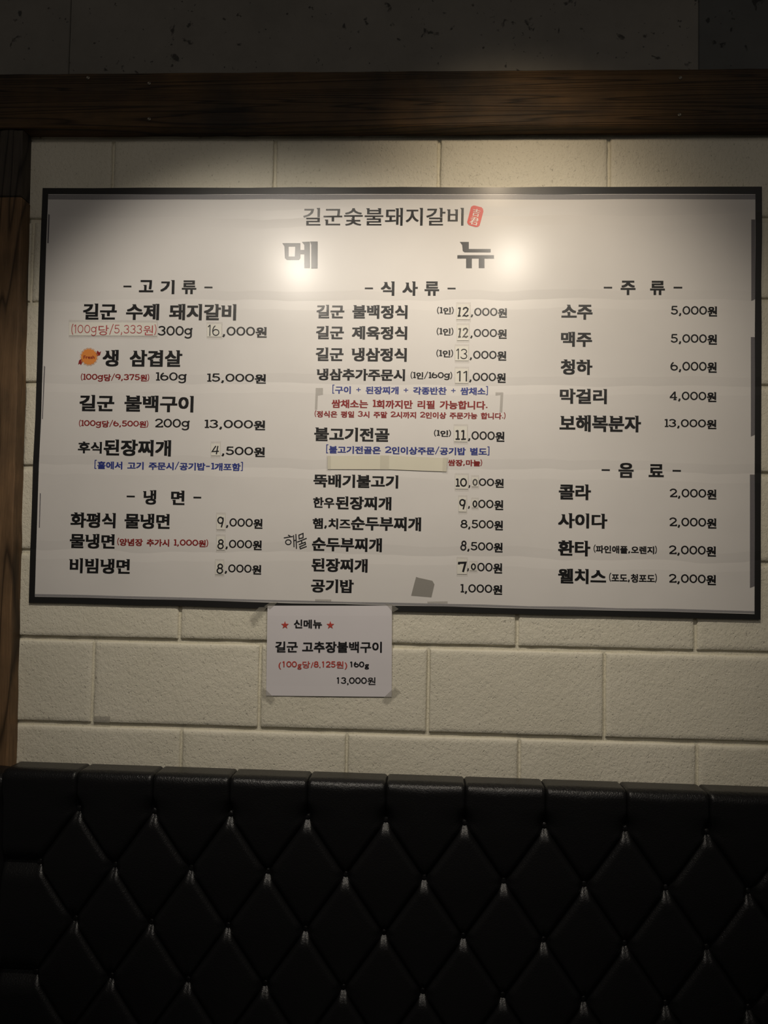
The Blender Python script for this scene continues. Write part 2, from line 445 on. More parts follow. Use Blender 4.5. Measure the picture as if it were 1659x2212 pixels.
def stroke(pts, th, thy=None):
    """quads of a polyline with butt ends; th wide for uprights, thy for level strokes"""
    thy = thy or th
    closed = len(pts) > 3 and math.dist(pts[0], pts[-1]) < 1e-6
    if closed: pts = pts[:-1]
    n = len(pts); L, R = [], []
    for i in range(n):
        p = pts[i]
        a = pts[i-1] if (i > 0 or closed) else None
        b = pts[(i+1) % n] if (i < n-1 or closed) else None
        d = [0, 0]
        segs = []
        if a is not None: l = math.dist(a, p) or 1; segs.append(((p[0]-a[0])/l, (p[1]-a[1])/l))
        if b is not None: l = math.dist(p, b) or 1; segs.append(((b[0]-p[0])/l, (b[1]-p[1])/l))
        dx = sum(s[0] for s in segs); dy = sum(s[1] for s in segs); l = math.hypot(dx, dy) or 1
        dx /= l; dy /= l
        c = max(0.5, dx*segs[0][0]+dy*segs[0][1])
        nx, ny = -dy/c, dx/c
        L.append((p[0]+nx*th/2, p[1]+ny*thy/2)); R.append((p[0]-nx*th/2, p[1]-ny*thy/2))
    vs = L+R; m_ = n if closed else n-1
    fs = [(i, (i+1) % n, (i+1) % n+n, i+n) for i in range(m_)]
    return vs, fs

DIG_LO, DIG_H = 0.085, 0.785
THIN_ONE = [[(.27, .0), (.27, 1.0)], [(.27, .98), (.05, .80)]]
def glyph(ch, style):
    """list of (verts, faces) layers, ink x extent starting at 0, advance"""
    own = style in ('bold', 'small', 'thin') and ch in DG
    if own:
        adv, strokes = DG[ch]
        if style == 'thin' and ch == '1': strokes = THIN_ONE
        t = {'bold': 0.172, 'small': 0.195, 'thin': 0.10}[style]*(0.62 if ch in THIN and style != 'thin' else 1.0)
        lay = []
        if ch in ',.': t = 0.19 if style != 'thin' else 0.10
        for s in strokes:
            vs, fs = stroke(s, t, t*0.86 if ch not in THIN else t)
            lay.append(([(x*DIG_H, DIG_LO+y*DIG_H) for x, y in vs], fs))
        if ch == '0': lay = [([(x*0.98, y) for x, y in l[0]], l[1]) for l in lay]
        if style == 'thin':
            lay = [([(x*0.72, y) for x, y in l[0]], l[1]) for l in lay]; adv *= 0.72
        return lay, adv*DIG_H+0.03
    if style in ('sheet', 'sheetthin') and ch.isdigit():
        adv, strokes = DG[ch]
        if ch == '1': strokes = [[(x+0.16, y) for x, y in q] for q in THIN_ONE]; adv = 0.80
        if ch in '24': strokes = strokes[:-1]
        t = 0.22 if style == 'sheet' else 0.18
        lay = []
        for q in strokes:
            vs, fs = stroke(q, t, t*0.85); lay.append(([(x*0.62, 0.06+y*0.76) for x, y in vs], fs))
        return lay, adv*0.62+0.03
    vs, fs, w, lsb = font_char(ch)
    hang = ord(ch) > 0x2e80
    bx, by = {'bold': (0.036, 0.027), 'small': (0.033, 0.025), 'title': (0.014, 0.006), 'sheet': (0.026, 0.020),
              'sheetthin': (0.012, 0.010), 'thin': (0.003, 0.002), 'serif': (0.03, 0.01)}[style]
    if hang: sh = lsb*0.8
    else: sh = 0.045
    lay = []
    shifts = [(-bx, -by), (bx, -by), (-bx, by), (bx, by)] if bx else [(0, 0)]
    if bx > 0.015: shifts += [(0, 0)]
    for dx, dy in shifts: lay.append(([(x+dx+sh, y+dy) for x, y in vs], fs))
    if hang and style in ('bold', 'small', 'title'):
        tops = stem_tops(vs, fs)
        k = 0.05 if style == 'bold' else 0.04
        for x, y in tops:
            x += sh-bx; y += by
            lay.append(([(x+0.01, y), (x-k, y), (x-k*0.8, y-0.035), (x+0.01, y-0.075)], [(0, 1, 2, 3)]))
    adv = 0.915 if hang else w+0.10
    if style == 'title': adv = 0.93 if hang else adv
    return lay, adv
def layout(txt, style, space):
    x = 0; out = []; refs = None
    for ch in txt:
        if ch == ' ': x += space; continue
        lay, adv = glyph(ch, style)
        out.append([([(p[0]+x, p[1]) for p in vs], fs) for vs, fs in lay])
        if refs is None and ch not in '(),[]./':
            ys = [p[1] for vs, fs in lay for p in vs]; refs = (min(ys), max(ys))
        x += adv
    if refs is None:
        ys = [p[1] for l in out for vs, fs in l for p in vs]; refs = (min(ys), max(ys))
    return out, refs

CROPS = {1: (60, 400, 2.9625), 2: (60, 840, 2.9625), 3: (600, 420, 3.0722), 4: (600, 820, 3.0722), 5: (600, 1050, 3.0722),
         6: (1140, 400, 3.1965), 7: (1140, 840, 3.1965), 8: (540, 1290, 4.608)}
def P(c, x, y): ox, oy, s = CROPS[c]; return ox+x/s, oy+y/s
def banner_slope(y): return -0.002+(y-405)*2.71e-5
def banner_lean(x): return -0.0335+(x-77)*1.93e-5
YBAN = D-0.0060
def put(name, layers, x0, y0, sx, sy, mm, parent, depth, slope, lean, lab=None):
    """layers of (px-offset) shapes -> one mesh; x right, y down from (x0,y0) in photo pixels"""
    vs, fs = [], []
    k = 0
    for lv, lf in layers:
        base = len(vs)
        for x, y in lv:
            dx, dy = x*sx, y*sy
            qx, qy = x0+dx+lean*dy, y0+dy+slope*dx
            vs.append(at(qx, qy, (depth(qy) if callable(depth) else depth)-0.00002*k))
        for f_ in lf: fs.append(tuple(base+i for i in f_))
        k = (k+1) % 12
    return obj(name, vs, fs, mm, parent, label=lab)
def text(c, txt, x0, x1, yt, yb, mm, parent, style='bold', depth=None, space=0.42, sl=None, ln=None, lab=None, skew=0.0):
    (X0, YT), (X1, YBt) = P(c, x0, yt), P(c, x1, yb)
    glyphs, (r0_, r1_) = layout(txt, style, space)
    lay = [l for gl in glyphs for l in gl]
    xs = [p[0] for vs, fs in lay for p in vs]; lo, hi = min(xs), max(xs)
    sy = (YBt-YT)/(r1_-r0_); sx = (X1-X0)/(hi-lo)
    lay = [([(p[0]-lo+skew*(p[1]-r0_), r1_-p[1]) for p in vs], fs) for vs, fs in lay]
    if depth is None: depth = YBAN-0.0005
    return put('lettering', lay, X0, YT, sx, sy, mm, parent, depth,
               banner_slope(YT) if sl is None else sl, banner_lean(X0) if ln is None else ln, lab)
def strokes_px(pts_list, th, mm, parent, depth, name='lettering', lab=None):
    lay = [stroke(p, th) for p in pts_list]
    return put(name, lay, 0, 0, 1, 1, mm, parent, depth, 0, 0, lab)

# ------------------------------------------------------------------ the menu banner
def wavy(p, q, n, amp, seed):
    r = random.Random(seed); out = []
    for i in range(n):
        t = i/n; out.append((p[0]+(q[0]-p[0])*t+(r.uniform(-amp, amp) if i else 0), p[1]+(q[1]-p[1])*t+(r.uniform(-amp, amp) if i else 0)))
    return out
TL, TR, BR, BL = (92, 406), (1646, 403), (1643, 1338.5), (62, 1302)
iTL, iTR, iBR, iBL = (104, 419), (1632, 419), (1630, 1326.5), (75, 1289)
outl = wavy(TL, TR, 14, 0.8, 1)+wavy(TR, BR, 9, 0.8, 2)+wavy(BR, BL, 14, 0.8, 3)+wavy(BL, TL, 9, 1.0, 4)
v, f = slab([(a-0.0, b) for a, b in outl], YBAN, 0.0045)
cen = at(852, 870, YBAN)
banner = obj('menu_banner', v, f, M_BANNER, None, origin=(cen.x, YBAN, at(852, 1320, YBAN).z),
             label='large glossy white wall menu in Korean with a black border', cat='menu board')
nT, nR, nB, nL = 14, 9, 14, 9
ins = wavy(iTL, iTR, 14, 0.7, 5)+wavy(iTR, iBR, 9, 0.6, 6)+wavy(iBR, iBL, 14, 0.8, 7)+wavy(iBL, iTL, 9, 0.8, 8)
segs = [(0, 14), (14, 23), (23, 37), (37, 46)]
N = len(outl)
for a, b in segs:
    ring = [outl[i % N] for i in range(a, b+1)]+[ins[i % N] for i in range(b, a-1, -1)]
    n = len(ring)//2
    vs = [at(x, y, YBAN-0.0006) for x, y in ring]; vs += [Vector((p.x, YBAN+0.0001, p.z)) for p in vs]
    nn = len(ring)
    fs = [(i, i+1, nn-2-i, nn-1-i) for i in range(n-1)]+[(i, i+nn, (i+1) % nn+nn, (i+1) % nn) for i in range(nn)]
    obj('border_strip', vs, fs, M_BORDER, banner)

T = lambda *a, **k: text(*a, **k)
K, R_, B_ = M_INK, M_RED, M_BLUE
def dash(c, x0, x1, y):
    (a, b), (c2, _) = P(c, x0, y), P(c, x1, y)
    strokes_px([[(a, b), (c2, b+(c2-a)*banner_slope(b))]], 3.5, K, banner, YBAN-0.0005)
def sticker(c, x0, y0, x1, y1, dx=0, mm=None, lab='small off-white price correction sticker', name='price_sticker'):
    a, b = P(c, x0, y0), P(c, x1, y1)
    sl = banner_slope(a[1])*(b[0]-a[0])
    v, f = slab([a, (b[0], a[1]+sl), (b[0]+dx, b[1]+sl), (a[0]+dx, b[1])], YBAN-0.0012, 0.0005)
    st = obj(name, v, f, mm or M_STICK, banner, label=lab)
    # clear tape laid over the sticker, a little larger
    m1 = 5
    v, f = slab([(a[0]-1, a[1]-m1), (b[0]+2, a[1]-m1+sl), (b[0]+2+dx, b[1]+m1+sl), (a[0]-1+dx, b[1]+m1)], YBAN-0.00075, 0.0001)
    obj('clear_tape', v, f, M_TAPEV, st)
    return st
M_TAPEV = tape('very_clear_tape', (0.55, 0.52, 0.46), 0.09)
YST = YBAN-0.0016

# title and seal
T(3, '길군숯불돼지갈비', 170, 1235, 90, 206, K, banner, 'title')
def heavy(c, polys, mm=K):
    lay = []
    for pl in polys:
        q = [P(c, x, y) for x, y in pl]
        lay.append((q, [tuple(range(len(q)))]))
    return put('lettering', lay, 0, 0, 1, 1, mm, banner, YBAN-0.0005, 0, 0)
heavy(3, [[(32, 325), (72, 325), (72, 390), (72, 434), (60, 434), (47, 422), (44, 345)],            # left side of the square
          [(30, 323), (150, 323), (150, 345), (44, 345)], [(116, 345), (150, 345), (150, 420), (140, 434), (112, 434)],
          [(60, 412), (120, 412), (120, 434), (60, 434)],
          [(150, 368), (176, 368), (176, 396), (150, 396)],
          [(160, 315), (213, 313), (213, 488), (176, 488), (176, 335)], [(214, 312), (265, 312), (264, 491), (222, 491), (222, 335)]])
heavy(3, [[(1208, 315), (1268, 315), (1268, 362), (1228, 375), (1224, 335)], [(1226, 362), (1413, 362), (1413, 384), (1240, 384), (1228, 376)],
          [(1192, 403), (1435, 403), (1435, 425), (1192, 425)], [(1250, 424), (1288, 424), (1288, 489), (1250, 489)],
          [(1334, 424), (1372, 424), (1372, 488), (1334, 488)]])
# the red seal: rounded tablet, leaning
cx, cy = P(3, 1311, 145); th = math.radians(14)
def rot(x, y): return (cx+x*math.cos(th)-y*math.sin(th), cy+x*math.sin(th)+y*math.cos(th))
hw, hh, rr = 14.2, 22.2, 8.0
tab = []
rs = random.Random(8)
for qx, qy, a0 in ((hw-rr, -hh+rr, -90), (hw-rr, hh-rr, 0), (-hw+rr, hh-rr, 90), (-hw+rr, -hh+rr, 180)):
    for i in range(7):
        a = math.radians(a0+15*i); j = rs.uniform(-0.35, 0.35)
        tab.append(rot(qx+(rr+j)*math.cos(a), qy+(rr+j)*math.sin(a)))
seal = put('seal_mark', [(tab, [tuple(range(len(tab)))])], 0, 0, 1, 1, M_BRED, banner, YBAN-0.0005, 0, 0, 'red rounded seal with two white characters')
sk = []
for ch, oy, s_ in (('吉', -1.5, 17.5), ('君', 17.5, 19)):
    vs, fs, w, lsb = font_char(ch)
    for dx in (-0.02, 0.02): sk.append(([rot((x-w/2+dx)*s_*1.02, oy-y*s_) for x, y in vs], fs))
put('lettering', sk, 0, 0, 1, 1, M_WHITE, seal, YBAN-0.0010, 0, 0)

# left column
dash(1, 612, 663, 648); dash(1, 1130, 1182, 654)
T(1, '고', 713, 805, 607, 685, K, banner); T(1, '기', 850, 940, 607, 697, K, banner); T(1, '류', 987, 1080, 609, 697, K, banner)
T(1, '길군 수제 돼지갈비', 355, 1335, 757, 860, K, banner, space=0.47)
st = sticker(1, 265, 877, 827, 962, -0.5, lab='long white correction sticker with thin red print')
T(1, '(100g당/5,333원)', 280, 824, 891, 947, M_PINK, st, 'thin', YST)
T(1, '300g', 832, 1055, 900, 962, K, banner)
st = sticker(1, 1147, 889, 1240, 970)
T(1, '16', 1152, 1227, 892, 965, M_MARK, st, 'thin', YST)
T(1, ',000원', 1245, 1530, 905, 962, K, banner)
T(1, '생 삼겹살', 480, 990, 1053, 1160, K, banner, space=0.5)
T(1, '(100g당/9,375원)', 340, 778, 1207, 1245, R_, banner, 'small')
T(1, '160g', 820, 1017, 1197, 1250, K, banner); T(1, '15,000원', 1148, 1525, 1205, 1257, K, banner)
T(2, '길군 불백구이', 332, 1062, 38, 142, K, banner, space=0.5)
T(2, '(100g당/6,500원)', 328, 772, 200, 237, R_, banner, 'small')
T(2, '200g', 815, 1037, 190, 246, K, banner); T(2, '13,000원', 1132, 1520, 197, 250, K, banner)
T(2, '후식', 322, 475, 337, 412, K, banner, 'small'); T(2, '된장찌개', 487, 918, 323, 425, K, banner)
T(2, ',500원', 1240, 1518, 368, 422, K, banner)
T(2, '[홀에서 고기 주문시/공기밥-1개포함]', 428, 1377, 463, 512, B_, banner, 'small')
dash(2, 633, 685, 688); dash(2, 1060, 1110, 695)
T(2, '냉', 738, 823, 647, 740, K, banner); T(2, '면', 918, 1005, 650, 742, K, banner)
T(2, '화평식 물냉면', 275, 910, 790, 887, K, banner); T(2, ',000원', 1268, 1503, 827, 880, K, banner)
T(2, '물냉면', 270, 558, 928, 1018, K, banner)
T(2, '(양념장 추가시 1,000원)', 573, 1155, 957, 1003, R_, banner, 'small')
T(2, ',000원', 1265, 1498, 965, 1017, K, banner)
T(2, '비빔냉면', 265, 655, 1082, 1178, K, banner); T(2, ',000원', 1260, 1495, 1122, 1173, K, banner)

# fresh badge
bx_, by_ = P(1, 392, 1098)
def scallop(r_, a_, n=16, k=96): return [(bx_+(r_+a_*abs(math.sin(n/2*t)))*math.cos(t), by_+(r_+a_*abs(math.sin(n/2*t)))*math.sin(t)) for t in [2*math.pi*i/k for i in range(k)]]
badge = put('badge', [(scallop(16.0, 1.7), [tuple(range(96))])], 0, 0, 1, 1, M_ORANGE, banner, YBAN-0.0008, 0, 0, 'orange scalloped badge with red ribbon ends')
def tail(pl): return ([P(1, x, y) for x, y in pl], [tuple(range(len(pl)))])
put('ribbon', [tail([(436, 1078), (446, 1058), (458, 1070), (469, 1062), (462, 1088), (444, 1094)]),
               tail([(345, 1108), (328, 1122), (322, 1148), (333, 1142), (340, 1152), (352, 1128)])], 0, 0, 1, 1, M_RED, badge, YBAN-0.0006, 0, 0)
put('badge_ring', [stroke(scallop(17.6, 1.9)+[scallop(17.6, 1.9)[0]], 0.6)], 0, 0, 1, 1, M_PALEOR, badge, YBAN-0.0009, 0, 0)
text(1, 'Fresh', 357, 428, 1090, 1110, M_RED, badge, 'serif', YBAN-0.0011)

# middle column
dash(3, 578, 632, 623); dash(3, 1127, 1180, 624)
T(3, '식', 685, 775, 577, 672, K, banner); T(3, '사', 828, 930, 577, 672, K, banner); T(3, '류', 975, 1072, 577, 672, K, banner)
for txt, x0, x1, yt, yb in (('길군 불백정식', 258, 862, 732, 822), ('길군 제육정식', 255, 860, 872, 960), ('길군 냉삼정식', 253, 857, 1015, 1105)):
    T(3, txt, x0, x1, yt, yb, K, banner, space=0.5)
T(3, '냉삼추가주문시', 258, 845, 1155, 1233, K, banner)
for x0, x1, yt, yb in ((1057, 1168, 748, 788), (1055, 1166, 887, 928), (1053, 1164, 1032, 1073)): T(3, '(1인)', x0, x1, yt, yb, K, banner, 'small')
T(3, '(1인/160g)', 882, 1158, 1178, 1218, K, banner, 'small')
for x0, x1, yt, yb in ((1280, 1522, 752, 805), (1277, 1520, 892, 945), (1273, 1517, 1037, 1090), (1270, 1513, 1183, 1237)):
    T(3, ',000원', x0, x1, yt, yb, K, banner)
T(3, '[구이 + 된장찌개 + 각종반찬 + 쌈채소]', 363, 1395, 1275, 1322, B_, banner, 'small')
T(4, '쌈채소는 1회까지만 리필 가능합니다.', 358, 1392, 132, 187, R_, banner, 'small')
T(4, '(정식은 평일 3시 주말 2시까지 2인이상 주문가능 합니다.)', 245, 1512, 207, 250, R_, banner, 'small')
T(4, '불고기전골', 243, 742, 317, 407, K, banner); T(4, '(1인)', 1037, 1150, 335, 372, K, banner, 'small')
T(4, ',000원', 1262, 1505, 342, 398, K, banner)
T(4, '[불고기전골은 2인이상주문/공기밥 별도]', 322, 1405, 440, 489, B_, banner, 'small')
T(4, '쌈장,마늘)', 1130, 1357, 530, 572, R_, banner, 'small')
T(4, '뚝배기불고기', 238, 800, 630, 714, K, banner); T(4, ',', 1265, 1277, 700, 720, K, banner); T(4, '00원', 1335, 1500, 655, 705, K, banner)
T(5, '한우', 235, 377, 73, 143, K, banner, 'small'); T(5, '된장찌개', 385, 755, 67, 153, K, banner)
T(5, ',', 1262, 1274, 132, 152, K, banner); T(5, '00원', 1330, 1497, 90, 145, K, banner)
T(5, '햄,치즈', 232, 483, 212, 282, K, banner, 'small'); T(5, '순두부찌개', 487, 952, 202, 290, K, banner); T(5, '8,500원', 1213, 1495, 223, 278, K, banner)
T(5, '순두부찌개', 228, 692, 340, 428, K, banner); T(5, ',500원', 1257, 1493, 370, 425, K, banner)
T(5, '된장찌개', 225, 597, 477, 565, K, banner); T(5, ',', 1255, 1268, 545, 568, K, banner); T(5, '00원', 1325, 1490, 508, 565, K, banner)
T(5, '공기밥', 222, 505, 620, 705, K, banner); T(5, '1,000원', 1213, 1490, 650, 705, K, banner)

# right column
dash(6, 525, 583, 707); dash(6, 1007, 1067, 707)
T(6, '주', 642, 745, 659, 758, K, banner); T(6, '류', 845, 948, 660, 758, K, banner)
T(6, '소주', 233, 448, 825, 914, K, banner); T(6, '맥주', 230, 445, 1012, 1115, K, banner); T(6, '청하', 228, 447, 1203, 1308, K, banner)
for t_, x0, x1, yt, yb in (('5,000원', 988, 1308, 833, 893), ('5,000원', 987, 1307, 1027, 1087), ('6,000원', 985, 1305, 1220, 1280)): T(6, t_, x0, x1, yt, yb, K, banner)
T(7, '막걸리', 222, 547, -2, 102, K, banner); T(7, '보해복분자', 220, 783, 187, 280, K, banner)
T(7, '4,000원', 980, 1303, 18, 77, K, banner); T(7, '13,000원', 945, 1303, 208, 263, K, banner)
dash(7, 510, 567, 560); dash(7, 1000, 1058, 565)
T(7, '음', 627, 732, 510, 613, K, banner); T(7, '료', 835, 940, 519, 608, K, banner)
T(7, '콜라', 215, 437, 660, 763, K, banner); T(7, '사이다', 210, 550, 857, 960, K, banner)
T(7, '환타', 210, 433, 1045, 1150, K, banner); T(7, '웰치스', 210, 542, 1240, 1342, K, banner)
T(7, '(파인애플,오렌지)', 455, 892, 1080, 1133, K, banner, 'small'); T(7, '(포도,청포도)', 562, 892, 1280, 1327, K, banner, 'small')
for x0, x1, yt, yb in ((980, 1303, 688, 747), (978, 1303, 887, 947), (975, 1300, 1080, 1140), (975, 1300, 1277, 1337)): T(7, '2,000원', x0, x1, yt, yb, K, banner)

# handwritten corrections on stickers: strokes in crop coordinates
def hand(c, strokes, th, parent, mm=None, depth=None):
    s = [[P(c, x, y) for x, y in st_] for st_ in strokes]
    return strokes_px(s, th*1.25, mm or M_MARK, parent, depth or YST)
def fit(strokes, x0, x1, y0, y1):
    xs = [p[0] for s in strokes for p in s]; ys = [p[1] for s in strokes for p in s]
    a, b, c_, d = min(xs), max(xs), min(ys), max(ys)
    return [[(x0+(p[0]-a)/(b-a)*(x1-x0), y1-(p[1]-c_)/(d-c_)*(y1-y0)) for p in s] for s in strokes]
HD = {
 '4': [[(.55, 1), (.0, .32), (1, .36)], [(.85, 1), (.62, 0)]],
 '9': [arc(.42, .70, .38, .30, 0, 360, 20), [(.80, .98), (.82, .66), (.55, .0)]],
 '8': [arc(.52, .76, .34, .22, 0, 360, 20), arc(.46, .28, .42, .27, 0, 360, 20)],
 '7': [[(.0, .78), (.02, .95), (1, .97), (.62, .0)]],
 '12': [[(.22, 1), (.10, .0)], [(.02, .90), (.22, .95)], [(-.02, .02), (.26, .04)]],
}
TWO = [[(.50, .74), (.58, .93), (.78, 1.0), (.94, .84), (.88, .58), (.48, .04), (.60, .09), (.80, .0), (.98, .12)]]
st = sticker(2, 1173, 350, 1230, 427); hand(2, fit(HD['4'], 1180, 1223, 365, 418), 2.1, st)
st = sticker(2, 1208, 805, 1262, 900); hand(2, fit(HD['9'], 1217, 1250, 822, 886), 2.3, st)
st = sticker(2, 1208, 945, 1260, 1030); hand(2, fit(HD['8'], 1217, 1250, 966, 1022), 2.3, st)
st = sticker(2, 1200, 1103, 1252, 1187); hand(2, fit(HD['8'], 1212, 1246, 1122, 1180), 2.3, st)
for (x0, y0, x1, y1), (a, b, c_, d) in (((1187, 730, 1275, 830), (1194, 1265, 750, 808)), ((1190, 868, 1268, 968), (1197, 1262, 888, 947))):
    st = sticker(3, x0, y0, x1, y1); hand(3, fit(HD['12']+TWO, a, b, c_, d), 2.5, st, M_MARK if y0 < 800 else M_MARKG)
st = sticker(3, 1177, 1008, 1265, 1103); T(3, '13', 1184, 1258, 1022, 1093, M_MARK, st, 'thin', YST)
st = sticker(3, 1177, 1157, 1263, 1252); T(3, '11', 1187, 1257, 1170, 1240, M_MARK, st, 'thin', YST)
st = sticker(4, 1170, 310, 1257, 412)
hand(4, fit([[(.22, 1), (.22, 0)], [(.02, .86), (.22, .98)], [(.0, .02), (.42, .02)], [(.78, 1), (.74, 0)], [(.56, .86), (.78, .98)], [(.54, .0), (1, .03)]], 1180, 1249, 336, 396), 2.6, st)
st = sticker(4, 1177, 635, 1262, 725)
hand(4, fit([[(.18, 1), (.18, 0)], [(.02, .86), (.18, .98)], [(.0, .02), (.36, .02)], arc(.72, .5, .26, .48, 0, 360, 22)], 1182, 1251, 657, 707), 2.5, st)
M_MK = M_MARK
for c_, (x0, y0, x1, y1), (a, b, p, q), mm in ((4, (1287, 648, 1330, 710), (1297, 1322, 663, 700), M_MARKG), (5, (1288, 90, 1328, 143), (1297, 1320, 99, 137), M_MARK), (5, (1273, 510, 1320, 560), (1286, 1311, 517, 553), M_MARK)):
    st = sticker(c_, x0, y0, x1, y1, lab='tiny square sticker with a zero')
    hand(c_, fit([arc(.5, .5, .5, .5, 0, 360, 20)], a, b, p, q), 2.4, st, mm)
st = sticker(5, 1200, 75, 1252, 170); hand(5, fit(HD['9'], 1209, 1242, 90, 154), 2.6, st)
hand(5, fit([arc(.56, .76, .34, .24, 0, 360, 20), arc(.44, .28, .42, .28, 0, 360, 20)], 1216, 1248, 366, 424), 2.5, banner, None, YBAN-0.0005)
st = sticker(5, 1190, 485, 1255, 583); hand(5, fit(HD['7'], 1202, 1246, 508, 570), 3.6, st)
# handwritten word before the seafood stew
hand(5, [[(68, 325), (84, 332)], [(40, 344), (100, 334)], arc(70, 372, 18, 16, 0, 360, 18), [(105, 325), (108, 405)], [(108, 362), (122, 358)], [(120, 318), (124, 416)],
         [(140, 325), (142, 350), (168, 342), (168, 314), (138, 326)], [(128, 372), (192, 346)], [(158, 360), (160, 380)],
         [(140, 388), (182, 372), (184, 386), (146, 402), (150, 416), (192, 400)]], 1.75, banner, None, YBAN-0.0005)

# covering strip, tape remains, tape bands along the border
q = [P(4, 331, 506), P(4, 720, 503), P(4, 1125, 521), P(4, 1119, 611), P(4, 740, 596), P(4, 331, 595)]
v, f = slab(q, YBAN-0.0020, 0.0006)
strip = obj('cover_strip', v, f, M_BEIGE, banner, label='long beige paper strip covering a line of text')
v, f = slab([P(4, 322, 500), P(4, 352, 500), P(4, 352, 604), P(4, 322, 603)], YBAN-0.0021, 0.00005); obj('clear_tape', v, f, M_TAPEV, strip)
v, f = slab([P(4, 680, 500), P(4, 740, 503), P(4, 738, 600), P(4, 678, 599)], YBAN-0.0021, 0.00005); obj('clear_tape', v, f, M_TAPEV, strip)
v, f = slab([P(4, 1095, 510), P(4, 1135, 512), P(4, 1130, 622), P(4, 1092, 618)], YBAN-0.0021, 0.00005); obj('clear_tape', v, f, M_TAPEV, strip)
v, f = slab([P(5, 918, 602), P(5, 935, 608), P(5, 1026, 628), P(5, 1040, 652), P(5, 1020, 738), P(5, 885, 727), P(5, 905, 650)], YBAN-0.0006, 0.0003)
obj('tape_piece', v, f, tape('worn_tape', (0.34, 0.325, 0.29), 0.42), banner, label='torn square of grey clear tape')
def bit(pts, mm, y=YBAN-0.0006, nm='tape_strip', par=None, lab=None):
    v, f = slab(pts, y, 0.00015); return obj(nm, v, f, mm, par or banner, label=lab)
def band(p, q_, w0, mm, seed, nrm):
    a = wavy(p, q_, 16, 0.5, seed)+[q_]
    b = [(x+nrm[0]*w0, y+nrm[1]*w0) for x, y in wavy(p, q_, 16, 0.9, seed+50)+[q_]]
    return a+b[::-1]
bit(band((104, 420), (1632, 420), 10.5, M_TAPE2, 3, (0, 1)), M_TAPE2)
bit(band((75, 1288), (1630, 1325), 5.0, M_TAPE2, 4, (0, -1)), M_TAPE2)
for x0, y0, x1, y1 in ((1623, 474, 1631.5, 650), (1622, 728, 1631, 943), (1620, 1025, 1630.5, 1270)):
    bit([(x0, y0), (x1, y0), (x1, y1-4), (x0, y1)], M_TAPE3)
for pts in ([(104, 462), (107.5, 464), (105, 525), (102, 525)], [(95, 790), (97.5, 792), (92.5, 905), (90.5, 905)], [(86, 1065), (88, 1066), (86, 1140), (84, 1140)]):
    bit(pts, M_TAPE3)
for c_, pts in ((4, [(252, 55), (300, 55), (300, 100), (266, 106), (262, 200), (246, 200)]), (4, [(1445, 84), (1497, 84), (1490, 220), (1472, 215), (1478, 102), (1445, 106)]),
                (5, [(248, 750), (355, 752), (355, 768), (248, 766)]), (5, [(992, 766), (1127, 764), (1127, 780), (994, 778)])):
    bit([P(c_, *p) for p in pts], M_TAPE)

# ------------------------------------------------------------------ the taped paper sheet below
def YP(py):                                  # hangs from the banner's edge, its foot on the blocks
    return YBAN-0.0012+(D-0.0012-YBAN)*min(1.0, max(0.0, (py-1325)/150))**0.8
sc_ = [P(8, 175, 85), P(8, 1413, 85), P(8, 1411, 992), P(8, 160, 980)]
nx, ny = 12, 9; vs = []; fs = []; rs = random.Random(12)
for j in range(ny+1):
    for i in range(nx+1):
        s, t = i/nx, j/ny
        x = (sc_[0][0]*(1-s)+sc_[1][0]*s)*(1-t)+(sc_[3][0]*(1-s)+sc_[2][0]*s)*t
        y = (sc_[0][1]*(1-s)+sc_[1][1]*s)*(1-t)+(sc_[3][1]*(1-s)+sc_[2][1]*s)*t
        wv = 0.0003*math.sin(3*s+2*t)+0.0002*math.sin(7*s-5*t)
        vs.append(at(x, y, YP(y)+wv))
n1 = len(vs)
vs += [Vector((p.x, p.y+0.0003, p.z)) for p in vs]
for j in range(ny):
    for i in range(nx):
        a = j*(nx+1)+i; fs.append((a, a+nx+1, a+nx+2, a+1)); fs.append((a+n1, a+1+n1, a+nx+2+n1, a+nx+1+n1))
rim = [i for i in range(nx+1)]+[j*(nx+1)+nx for j in range(1, ny+1)]+[ny*(nx+1)+i for i in range(nx-1, -1, -1)]+[j*(nx+1) for j in range(ny-1, 0, -1)]
for a, b in zip(rim, rim[1:]+rim[:1]): fs.append((a, b, b+n1, a+n1))
c0 = at(710, 1500, YP(1500))
sheet = obj('paper_notice', vs, fs, M_PAPER, None, origin=c0, smooth=False, label='white paper sheet with a new dish, taped below the big menu board', cat='notice')
YPT = lambda py: YP(py)-0.0009
def TS(txt, x0, x1, yt, yb, mm, style='sheet', **k): return text(8, txt, x0, x1, yt, yb, mm, sheet, style, YPT, sl=0.003, ln=-0.010, **k)
TS('신메뉴', 437, 717, 222, 307, M_MARK)
TS('길군 고추장불백구이', 252, 1313, 440, 548, M_MARK, space=0.30)
TS('(100g당/8.125원)', 285, 968, 635, 695, M_STAR, 'sheetthin')
TS('160g', 995, 1185, 638, 695, M_MARK, 'sheet'); TS('13,000원', 862, 1250, 795, 860, M_MARK, 'sheetthin')
for sx in (348, 800):
    c_ = P(8, sx, 278); pts = []
    for i in range(10):
        a = -math.pi/2+i*math.pi/5; r_ = 8.9 if i % 2 == 0 else 3.5
        pts.append((c_[0]+r_*math.cos(a), c_[1]+r_*math.sin(a)))
    pts.append(c_)
    put('star', [(pts, [(i, (i+1) % 10, 10) for i in range(10)])], 0, 0, 1, 1, M_STAR, sheet, YPT, 0, 0)
YT_ = lambda py: YP(py)-0.0006
M_SHTAPE = tape('sheet_tape', (0.42, 0.40, 0.34), 0.20)
